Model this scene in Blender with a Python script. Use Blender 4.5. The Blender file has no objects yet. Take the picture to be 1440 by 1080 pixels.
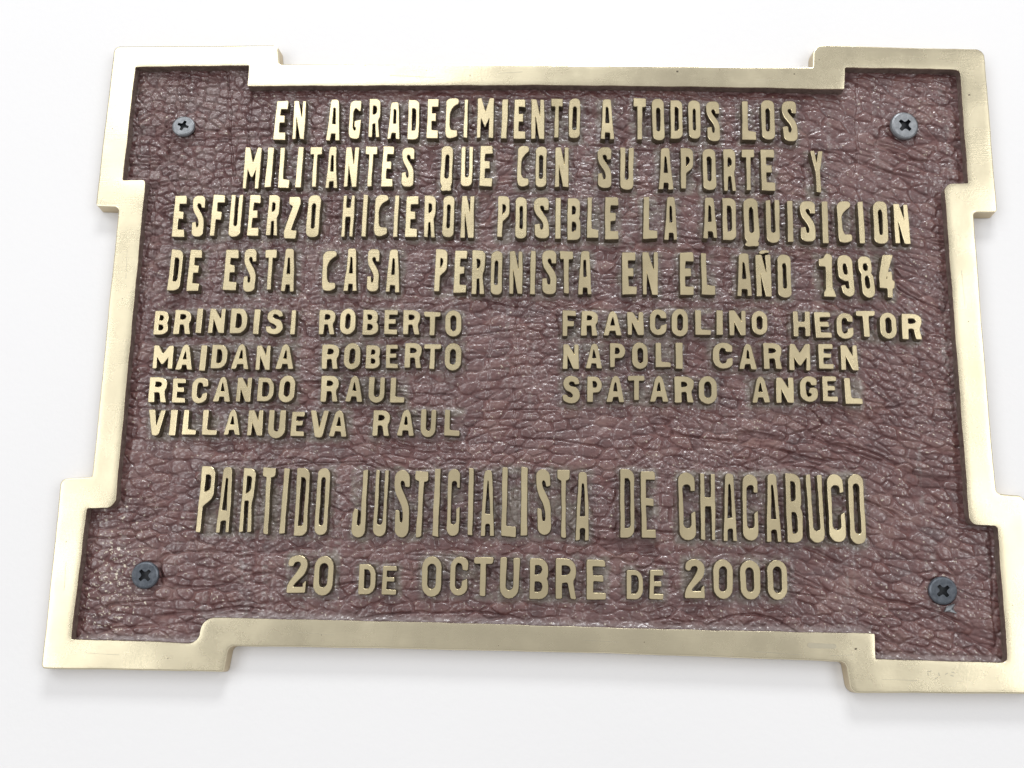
import bpy, math, random
import numpy as np
from mathutils import Matrix, Vector
from mathutils.geometry import tessellate_polygon

random.seed(7)
rng = np.random.default_rng(11)
S = bpy.context.scene
C = S.collection

# ------------------------------------------------------------------ camera
# plaque frame of reference: x right, y down, z into the wall (metres); front face of the brass at z = 0
# in the world: X = x, Z = ZC - y, Y = z
ZC = 1.5
F_PX = 1400.0                                   # focal length in pixels of the 1440 px wide photograph
RC = np.array([[0.99933663, -0.02093623, 0.02979882],
               [0.01403834, 0.9764573, 0.2152535],
               [-0.03360387, -0.21469238, 0.97610346]])      # rows: right, down, forward
CP = np.array([0.00333763, 0.10982084, -0.41397406])


def W(x, y, z=0.0):
    return (x, z, ZC - y)


cam = bpy.data.cameras.new('camera')
cam.sensor_width = 36.0
cam.lens = 36.0 * F_PX / 1440.0
cam.clip_start = 0.01
cam.clip_end = 50
co = bpy.data.objects.new('camera', cam)
C.objects.link(co)
wv = lambda v: Vector((v[0], v[2], -v[1]))
rgt, up, bck = wv(RC[0]), wv(-RC[1]), wv(-RC[2])
m = Matrix.Identity(4)
for i in range(3):
    m[i][0], m[i][1], m[i][2] = rgt[i], up[i], bck[i]
m.translation = Vector(W(*CP))
co.matrix_world = m
S.camera = co

# ------------------------------------------------------------------ light
world = bpy.data.worlds.new('World')
S.world = world
world.use_nodes = True
bg = world.node_tree.nodes['Background']
bg.inputs['Color'].default_value = (1.0, 0.98, 0.985, 1)
bg.inputs['Strength'].default_value = 0.52


def lamp(name, loc, target, sx, sy, power, col):
    l = bpy.data.lights.new(name, 'AREA')
    l.shape = 'RECTANGLE'
    l.size, l.size_y = sx, sy
    l.energy = power
    l.color = col
    o = bpy.data.objects.new(name, l)
    C.objects.link(o)
    o.location = loc
    d = Vector(target) - Vector(loc)
    o.rotation_euler = d.to_track_quat('-Z', 'Y').to_euler()
    return o


lamp('ceiling_lamp', (-0.95, -1.75, 2.85), (0, 0, 1.5), 1.6, 0.85, 12.5, (0.97, 0.985, 1.0))
lamp('ceiling_lamp_near_wall', (0.15, -1.1, 3.5), (0, 0, 1.5), 0.9, 0.4, 25, (0.97, 0.985, 1.0))
lamp('added_side_light_left', (-1.75, -2.0, 1.35), (0, 0, 1.4), 1.3, 1.8, 18, (0.98, 0.99, 1.0))  # added soft light out of view, brightens the brass towards the left
lamp('added_side_light_right', (1.6, -1.9, 1.75), (0, 0, 1.45), 1.1, 1.8, 18, (0.98, 0.99, 1.0))  # its added counterpart, brightens the brass towards the right

S.view_settings.view_transform = 'Standard'
S.view_settings.look = 'None'
S.view_settings.exposure = 0.0
S.view_settings.gamma = 1.0
S.render.engine = 'CYCLES'


# ------------------------------------------------------------------ helpers
def unproj(px, py, z=0.0):
    """photograph pixel -> point on the plaque plane at depth z"""
    d = RC.T @ np.array([(px - 720.0) / F_PX, (py - 540.0) / F_PX, 1.0])
    k = (z - CP[2]) / d[2]
    p = CP + k * d
    return float(p[0]), float(p[1])


def new_obj(name, verts, faces, mats, parent=None, mat_idx=None, smooth=False):
    me = bpy.data.meshes.new(name)
    me.from_pydata([W(*v) for v in verts], [], faces)
    for mt in mats:
        me.materials.append(mt)
    if mat_idx is not None:
        me.polygons.foreach_set('material_index', mat_idx)
    if smooth:
        me.polygons.foreach_set('use_smooth', [True] * len(me.polygons))
    me.update()
    o = bpy.data.objects.new(name, me)
    C.objects.link(o)
    if parent is not None:
        o.parent = parent
        o.matrix_parent_inverse = parent.matrix_world.inverted()
    return o


def fillet(poly, rad, n=5):
    """poly: (x, y, r) with r in units of rad; returns a list of points with rounded corners"""
    out = []
    N = len(poly)
    for i, p in enumerate(poly):
        P = np.array(p[:2])
        A = np.array(poly[i - 1][:2])
        B = np.array(poly[(i + 1) % N][:2])
        r = p[2] * rad
        la, lb = np.linalg.norm(A - P), np.linalg.norm(B - P)
        if r <= 0 or la < 1e-9 or lb < 1e-9:
            out.append(P)
            continue
        ra, rb = min(r, la * 0.49), min(r, lb * 0.49)
        a = P + (A - P) / la * ra
        b = P + (B - P) / lb * rb
        k = n if p[2] > 0.25 else 2
        for t in np.linspace(0, 1, k + 1):
            # between a quadratic curve and the corner: reads as an arc
            w = 0.5 * 1.35
            q = ((1 - t) ** 2 * a + 2 * t * (1 - t) * w * 2 * P * 0.5 * 2 / 2 + t ** 2 * b)
            q = q / ((1 - t) ** 2 + 2 * t * (1 - t) * w + t ** 2)
            out.append(q)
    return out


def resample(loop, step, amp, seed):
    """split long edges and give the outline a hand-finished waver"""
    r = random.Random(seed)
    pts = []
    N = len(loop)
    for i in range(N):
        a, b = np.array(loop[i]), np.array(loop[(i + 1) % N])
        L = np.linalg.norm(b - a)
        if L < 1e-7:
            continue
        k = max(1, int(round(L / step)))
        for j in range(k):
            pts.append(a + (b - a) * j / k)
    n = len(pts)
    ph = [r.uniform(0, 6.28) for _ in range(4)]
    cum = 0.0
    out = []
    for i in range(n):
        a, b = pts[i - 1], pts[(i + 1) % n]
        t = b - a
        t /= (np.linalg.norm(t) + 1e-12)
        nn = np.array([t[1], -t[0]])
        cum += np.linalg.norm(pts[i] - pts[i - 1])
        d = amp * (0.6 * math.sin(cum / (step * 4.3) + ph[0]) + 0.5 * math.sin(cum / (step * 2.1) + ph[1]) + r.uniform(-.5, .5))
        out.append(pts[i] + nn * d)
    return out


def area2(l):
    return sum(l[i][0] * l[(i + 1) % len(l)][1] - l[(i + 1) % len(l)][0] * l[i][1] for i in range(len(l)))


def offset(loop, d):
    """move the loop outwards (loops are oriented so that + is away from the solid)"""
    n = len(loop)
    out = []
    for i in range(n):
        p, a, b = loop[i], loop[i - 1], loop[(i + 1) % n]
        t1 = p - a
        t2 = b - p
        t1 = t1 / (np.linalg.norm(t1) + 1e-12)
        t2 = t2 / (np.linalg.norm(t2) + 1e-12)
        nn = np.array([t1[1] + t2[1], -(t1[0] + t2[0])])
        l = np.linalg.norm(nn)
        if l < 1e-6:
            out.append(p)
            continue
        nn /= l
        k = 1.0 / max(0.6, nn[0] * t1[1] - nn[1] * t1[0])
        out.append(p + nn * d * k)
    return out


def slab(name, loops, profile, mats, parent, side_mat_from=1, hole_scale=1.0):
    """solid from an outline with holes.  loops[0] is the outside.  profile: [(offset, z), ...] from the face down"""
    L = []
    for i, l in enumerate(loops):
        l = [np.array(p, float) for p in l]
        if (area2(l) > 0) != (i == 0):
            l = l[::-1]
        L.append(l)
    rings = [[offset(l, o * (1.0 if i == 0 else hole_scale)) for i, l in enumerate(L)] for o, z in profile]
    verts, faces, mi = [], [], []
    idx = []
    for (o, z), ring in zip(profile, rings):
        row = []
        for l in ring:
            s = len(verts)
            verts += [(p[0], p[1], z) for p in l]
            row.append(s)
        idx.append(row)
    tri = tessellate_polygon([[Vector((p[0], p[1], 0)) for p in l] for l in rings[0]])
    flat = [i for i in range(idx[0][0], idx[0][-1] + len(L[-1]))]
    for t in tri:
        a, b, c = [flat[q] for q in t]
        A, B, D = verts[a], verts[b], verts[c]
        s = (B[0] - A[0]) * (D[1] - A[1]) - (B[1] - A[1]) * (D[0] - A[0])
        if abs(s) < 1e-14:
            continue
        faces.append((a, b, c) if s > 0 else (a, c, b))
        mi.append(0)
    for k in range(len(profile) - 1):
        for li, l in enumerate(L):
            n = len(l)
            s0, s1 = idx[k][li], idx[k + 1][li]
            for i in range(n):
                j = (i + 1) % n
                faces.append((s0 + i, s1 + i, s1 + j, s0 + j))
                mi.append(0 if k < side_mat_from else 1 if len(mats) < 3 or li == 0 else 2)
    return new_obj(name, verts, faces, mats, parent, mi)


def face_ok(loops, o):
    L = []
    for i, l in enumerate(loops):
        l = [np.array(p, float) for p in l]
        if (area2(l) > 0) != (i == 0):
            l = l[::-1]
        L.append(offset(l, o))
    pts = [p for l in L for p in l]
    want = sum(area2(l) for l in L)
    got = 0.0
    for t in tessellate_polygon([[Vector((p[0], p[1], 0)) for p in l] for l in L]):
        A, B, D = [pts[q] for q in t]
        got += abs((B[0] - A[0]) * (D[1] - A[1]) - (B[1] - A[1]) * (D[0] - A[0]))
    return abs(got - want) < 0.004 * want


# ------------------------------------------------------------------ materials
def mat(name):
    m_ = bpy.data.materials.new(name)
    m_.use_nodes = True
    nt = m_.node_tree
    return m_, nt, nt.nodes['Principled BSDF']


def N_(nt, t, **kw):
    n = nt.nodes.new(t)
    for k, v in kw.items():
        if k in n.inputs:
            n.inputs[k].default_value = v
        else:
            setattr(n, k, v)
    return n


def coords(nt, sx=1, sy=1, sz=1):
    g = N_(nt, 'ShaderNodeTexCoord')
    mp = N_(nt, 'ShaderNodeMapping')
    mp.inputs['Scale'].default_value = (sx, sy, sz)
    nt.links.new(g.outputs['Object'], mp.inputs['Vector'])
    return mp.outputs['Vector']


def noise(nt, vec, scale, detail=3, rough=0.5):
    n = N_(nt, 'ShaderNodeTexNoise')
    n.inputs['Scale'].default_value = scale
    n.inputs['Detail'].default_value = detail
    n.inputs['Roughness'].default_value = rough
    nt.links.new(vec, n.inputs['Vector'])
    return n.outputs['Fac']


def ramp(nt, fac, stops):
    r = N_(nt, 'ShaderNodeValToRGB')
    e = r.color_ramp.elements
    while len(e) < len(stops):
        e.new(0.5)
    for i, (p, c) in enumerate(stops):
        e[i].position = p
        e[i].color = (*c, 1) if len(c) == 3 else c
    nt.links.new(fac, r.inputs['Fac'])
    return r.outputs['Color']


def mix(nt, fac, a, b):
    n = nt.nodes.new('ShaderNodeMix')
    n.data_type = 'RGBA'
    for sock, v in ((n.inputs['Factor'], fac), (n.inputs['A'], a), (n.inputs['B'], b)):
        if isinstance(v, (int, float)):
            sock.default_value = v
        elif isinstance(v, tuple):
            sock.default_value = (*v, 1)
        else:
            nt.links.new(v, sock)
    for s in n.inputs:
        pass
    return n.outputs['Result']


def mix_rgba(nt, fac, a, b):
    n = nt.nodes.new('ShaderNodeMixRGB')
    for sock, v in ((n.inputs[0], fac), (n.inputs[1], a), (n.inputs[2], b)):
        if isinstance(v, (int, float)):
            sock.default_value = v
        elif isinstance(v, tuple):
            sock.default_value = (*v, 1)
        else:
            nt.links.new(v, sock)
    return n.outputs[0]


def bump(nt, h, dist, strength, normal=None):
    b = N_(nt, 'ShaderNodeBump')
    b.inputs['Strength'].default_value = strength
    b.inputs['Distance'].default_value = dist
    nt.links.new(h, b.inputs['Height'])
    if normal is not None:
        nt.links.new(normal, b.inputs['Normal'])
    return b.outputs['Normal']


def brass(name, base, rough, metal=1.0, brushed=True, crown=False):
    m_, nt, p = mat(name)
    v = coords(nt)
    big = noise(nt, v, 22, 3, 0.55)
    col = ramp(nt, big, [(0.3, tuple(c * 0.88 for c in base)), (0.7, tuple(min(1, c * 1.06) for c in base))])
    fine = noise(nt, coords(nt, 1.0, 1.0, 14.0), 160, 4, 0.6)       # hand-rubbed streaks along x
    col = mix_rgba(nt, ramp(nt, fine, [(0.45, (0, 0, 0)), (0.8, (0.35, 0.35, 0.35))]), col, tuple(c * 0.86 for c in base))
    nt.links.new(col, p.inputs['Base Color'])
    p.inputs['Metallic'].default_value = metal
    r = ramp(nt, noise(nt, v, 60, 4, 0.6), [(0.3, (rough * .85,) * 3), (0.7, (rough * 1.2,) * 3)])
    nt.links.new(r, p.inputs['Roughness'])
    if brushed:
        n0 = None
        if crown:                                            # hand-filed faces fall away a little towards every edge
            bv = N_(nt, 'ShaderNodeBevel', samples=8)
            bv.inputs['Radius'].default_value = 0.0042
            ge = N_(nt, 'ShaderNodeNewGeometry')
            va = N_(nt, 'ShaderNodeVectorMath', operation='SCALE')
            va.inputs['Scale'].default_value = 0.15
            nt.links.new(bv.outputs['Normal'], va.inputs[0])
            vb = N_(nt, 'ShaderNodeVectorMath', operation='ADD')
            nt.links.new(va.outputs[0], vb.inputs[0])
            nt.links.new(ge.outputs['Normal'], vb.inputs[1])
            vn = N_(nt, 'ShaderNodeVectorMath', operation='NORMALIZE')
            nt.links.new(vb.outputs[0], vn.inputs[0])
            n0 = vn.outputs[0]
        n1 = bump(nt, noise(nt, v, 17, 2, 0.5), 0.0022, 0.6, n0)
        n2 = bump(nt, fine, 0.00006, 0.5, n1)
        n3 = bump(nt, noise(nt, v, 900, 3, 0.6), 0.00003, 0.5, n2)
        nt.links.new(n3, p.inputs['Normal'])
    return m_


M_brass = brass('polished_brass', (0.71, 0.61, 0.385), 0.28)
M_border = brass('rubbed_brass_border', (0.72, 0.65, 0.465), 0.27, crown=True)
M_edge = brass('brass_edge', (0.62, 0.53, 0.38), 0.5)
M_patch = brass('dull_brass', (0.50, 0.46, 0.35), 0.45)

M_patina, nt, p = mat('patinated_brass')
v = coords(nt)
nt.links.new(ramp(nt, noise(nt, v, 420, 4, 0.6), [(0.3, (0.055, 0.042, 0.026)), (0.7, (0.15, 0.12, 0.075))]), p.inputs['Base Color'])
p.inputs['Roughness'].default_value = 0.5
p.inputs['Metallic'].default_value = 0.25
nt.links.new(bump(nt, noise(nt, v, 900, 3, 0.6), 0.0003, 0.6), p.inputs['Normal'])

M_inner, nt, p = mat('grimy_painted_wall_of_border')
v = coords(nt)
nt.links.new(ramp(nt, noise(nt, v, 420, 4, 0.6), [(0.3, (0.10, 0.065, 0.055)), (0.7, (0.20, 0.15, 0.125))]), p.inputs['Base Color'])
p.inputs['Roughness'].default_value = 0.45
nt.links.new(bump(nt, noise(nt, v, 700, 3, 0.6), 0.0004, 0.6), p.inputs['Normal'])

# maroon lacquer over the leather-textured casting: dust, dirt, chips and a painted upper-left glare come from the vertex attributes of the sheet
M_leather, nt, p = mat('maroon_lacquer')
v = coords(nt)
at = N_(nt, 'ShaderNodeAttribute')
at.attribute_name = 'wear_glare'
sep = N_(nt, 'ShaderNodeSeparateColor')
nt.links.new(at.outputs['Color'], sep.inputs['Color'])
dust_glare, chip, tone = sep.outputs[0], sep.outputs[1], sep.outputs[2]
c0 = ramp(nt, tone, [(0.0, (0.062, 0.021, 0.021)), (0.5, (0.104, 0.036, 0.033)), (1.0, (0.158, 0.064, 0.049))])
c1 = mix_rgba(nt, dust_glare, c0, ramp(nt, noise(nt, v, 120, 4, 0.6), [(0.35, (0.17, 0.145, 0.13)), (0.65, (0.29, 0.27, 0.265))]))
gm = N_(nt, 'ShaderNodeMath', operation='MULTIPLY')
gm.inputs[1].default_value = 0.72
nt.links.new(at.outputs['Alpha'], gm.inputs[0])
c1 = mix_rgba(nt, gm.outputs[0], c1, ramp(nt, noise(nt, v, 300, 4, 0.6), [(0.3, (0.11, 0.09, 0.065)), (0.7, (0.22, 0.195, 0.16))]))
c2 = mix_rgba(nt, chip, c1, (0.62, 0.56, 0.44))
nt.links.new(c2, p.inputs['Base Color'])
ag = N_(nt, 'ShaderNodeAttribute')
ag.attribute_name = 'gloss'
rn = N_(nt, 'ShaderNodeMath', operation='MULTIPLY_ADD')      # dirt left in the joints keeps them dull
nt.links.new(ag.outputs['Fac'], rn.inputs[0])
rn.inputs[1].default_value = -0.34
rn.inputs[2].default_value = 0.68
rj = N_(nt, 'ShaderNodeMath', operation='MULTIPLY_ADD')
nt.links.new(noise(nt, v, 260, 4, 0.6), rj.inputs[0])
rj.inputs[1].default_value = 0.24
nt.links.new(rn.outputs[0], rj.inputs[2])
rk = N_(nt, 'ShaderNodeMath', operation='SUBTRACT')
nt.links.new(rj.outputs[0], rk.inputs[0])
rk.inputs[1].default_value = 0.10
nt.links.new(rk.outputs[0], p.inputs['Roughness'])
p.inputs['Specular IOR Level'].default_value = 0.8
cw = N_(nt, 'ShaderNodeMath', operation='MULTIPLY')
nt.links.new(ag.outputs['Fac'], cw.inputs[0])
cw.inputs[1].default_value = 1.0
nt.links.new(cw.outputs[0], p.inputs['Coat Weight'])
p.inputs['Coat Roughness'].default_value = 0.16
p.inputs['Coat IOR'].default_value = 1.55
b1 = bump(nt, noise(nt, coords(nt, 1, 1, 1.6), 650, 2, 0.5), 0.00028, 0.4)
nt.links.new(b1, p.inputs['Normal'])
nt.links.new(b1, p.inputs['Coat Normal'])

M_wall, nt, p = mat('white_wall_paint')
v = coords(nt)
nt.links.new(ramp(nt, noise(nt, v, 6, 3, 0.5), [(0.3, (0.74, 0.738, 0.737)), (0.7, (0.76, 0.758, 0.757))]), p.inputs['Base Color'])
p.inputs['Roughness'].default_value = 0.6
nt.links.new(bump(nt, noise(nt, v, 380, 3, 0.5), 0.0003, 0.25), p.inputs['Normal'])

M_screw_lit, nt, p = mat('zinc_plated_steel_lit')  # steel of the upper screws, lamp reflection lightened into its colour
v = coords(nt)
nt.links.new(ramp(nt, noise(nt, v, 500, 4, 0.6), [(0.3, (0.15, 0.16, 0.17)), (0.7, (0.27, 0.282, 0.295))]), p.inputs['Base Color'])
p.inputs['Metallic'].default_value = 0.75
p.inputs['Roughness'].default_value = 0.42
nt.links.new(bump(nt, noise(nt, v, 1500, 3, 0.6), 0.0001, 0.4), p.inputs['Normal'])
M_screw_shaded, nt, p = mat('zinc_plated_steel_shaded')  # same zinc steel, a darker copy for the lower screws that reflect less
v = coords(nt)
nt.links.new(ramp(nt, noise(nt, v, 500, 4, 0.6), [(0.3, (0.065, 0.076, 0.092)), (0.7, (0.14, 0.156, 0.178))]), p.inputs['Base Color'])
p.inputs['Metallic'].default_value = 0.6
p.inputs['Roughness'].default_value = 0.38
nt.links.new(bump(nt, noise(nt, v, 1500, 3, 0.6), 0.0001, 0.4), p.inputs['Normal'])
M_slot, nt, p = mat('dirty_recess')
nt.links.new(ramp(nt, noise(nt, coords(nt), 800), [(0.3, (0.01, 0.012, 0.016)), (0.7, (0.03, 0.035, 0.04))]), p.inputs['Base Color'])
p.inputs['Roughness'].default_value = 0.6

# ------------------------------------------------------------------ wall
Z_WALL = 0.0066
wall = new_obj('wall', [(-3, -1.5, Z_WALL), (3, -1.5, Z_WALL), (3, 1.5, Z_WALL), (-3, 1.5, Z_WALL),
                        (-3, -1.5, .1), (3, -1.5, .1), (3, 1.5, .1), (-3, 1.5, .1)],
               [(0, 1, 2, 3), (7, 6, 5, 4), (4, 5, 1, 0), (5, 6, 2, 1), (6, 7, 3, 2), (7, 4, 0, 3)], [M_wall])
wall['kind'] = 'structure'
wall['label'] = 'plain white painted wall behind the plaque'

# ------------------------------------------------------------------ plaque
plaque = bpy.data.objects.new('commemorative_plaque', None)
C.objects.link(plaque)
plaque.location = (0, Z_WALL, ZC - 0.1405 * -1 - 0.281)
plaque.empty_display_size = 0.05
bpy.context.view_layer.update()
plaque['label'] = 'brass plaque with notched border, maroon leather-textured ground and raised Spanish lettering on white wall'
plaque['category'] = 'plaque'

# outlines of the border, measured on the photograph and laid on the plaque's own plane
OUT = [(160.6, 65, .5), (391, 63.5, .35), (393, 90, .1), (760, 90.5, 0), (1143, 94.3, .1), (1143.5, 73, .15), (1150, 63, .2), (1384, 69, .7),
       (1403, 298, .3), (1369, 298, .2), (1397, 650, .0), (1402, 694, .3),
       ('m', .2005, .0625, .6), ('m', .2008, .1405, .8),
       (1198, 974, .5), (1190, 931, .35), (940, 921, 0), (640, 913.5, 0), (321, 908, .4), (314, 945, .2), (57.7, 940, .3),
       (85.4, 674, .4), (129, 671, .2), (166.7, 291, .3), (134, 290, .3)]
INN = [(190.4, 94, .1), (350, 91.9, .1), (347.5, 121, .12), (760, 119.5, 0), (1000, 122, 0), (1187.7, 125.6, .1), (1188.7, 94.8, .1), (1342, 97.5, .3), (1350, 100, .2),
       (1361.7, 257.3, .1), (1328, 258.5, .8), (1346, 500, 0), (1364, 738, .7), (1403, 739.5, .35), (1417.8, 932, .5), (1231.6, 927, .1),
       (1230.4, 891, .1), (940, 885, 0), (640, 876, 0), (282.7, 868, 1.2), (279.6, 905.6, 1.0), (190, 901, 0), (99.4, 899.4, .2), (121.9, 715, .15),
       (161.5, 714, .9), (204.4, 252.6, .35), (172.2, 253.3, .15)]


def conv(pts):
    o = []
    for q in pts:
        if q[0] == 'm':
            o.append((q[1], q[2], q[3]))
        else:
            x, y = unproj(q[0], q[1], 0)
            o.append((x, y, q[2]))
    return o


out_l = resample(fillet(conv(OUT), 0.0055, 6), 0.0032, 0.00012, 3)
inn_c = conv(INN)
inn_l = resample(fillet(inn_c, 0.0045, 6), 0.0013, 0.00011, 5)
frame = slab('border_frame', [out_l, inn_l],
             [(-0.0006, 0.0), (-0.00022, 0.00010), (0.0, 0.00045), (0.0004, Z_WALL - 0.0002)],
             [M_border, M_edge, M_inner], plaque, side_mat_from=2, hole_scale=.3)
frame['label'] = 'polished pale brass border stepping outward at the four corners'

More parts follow.
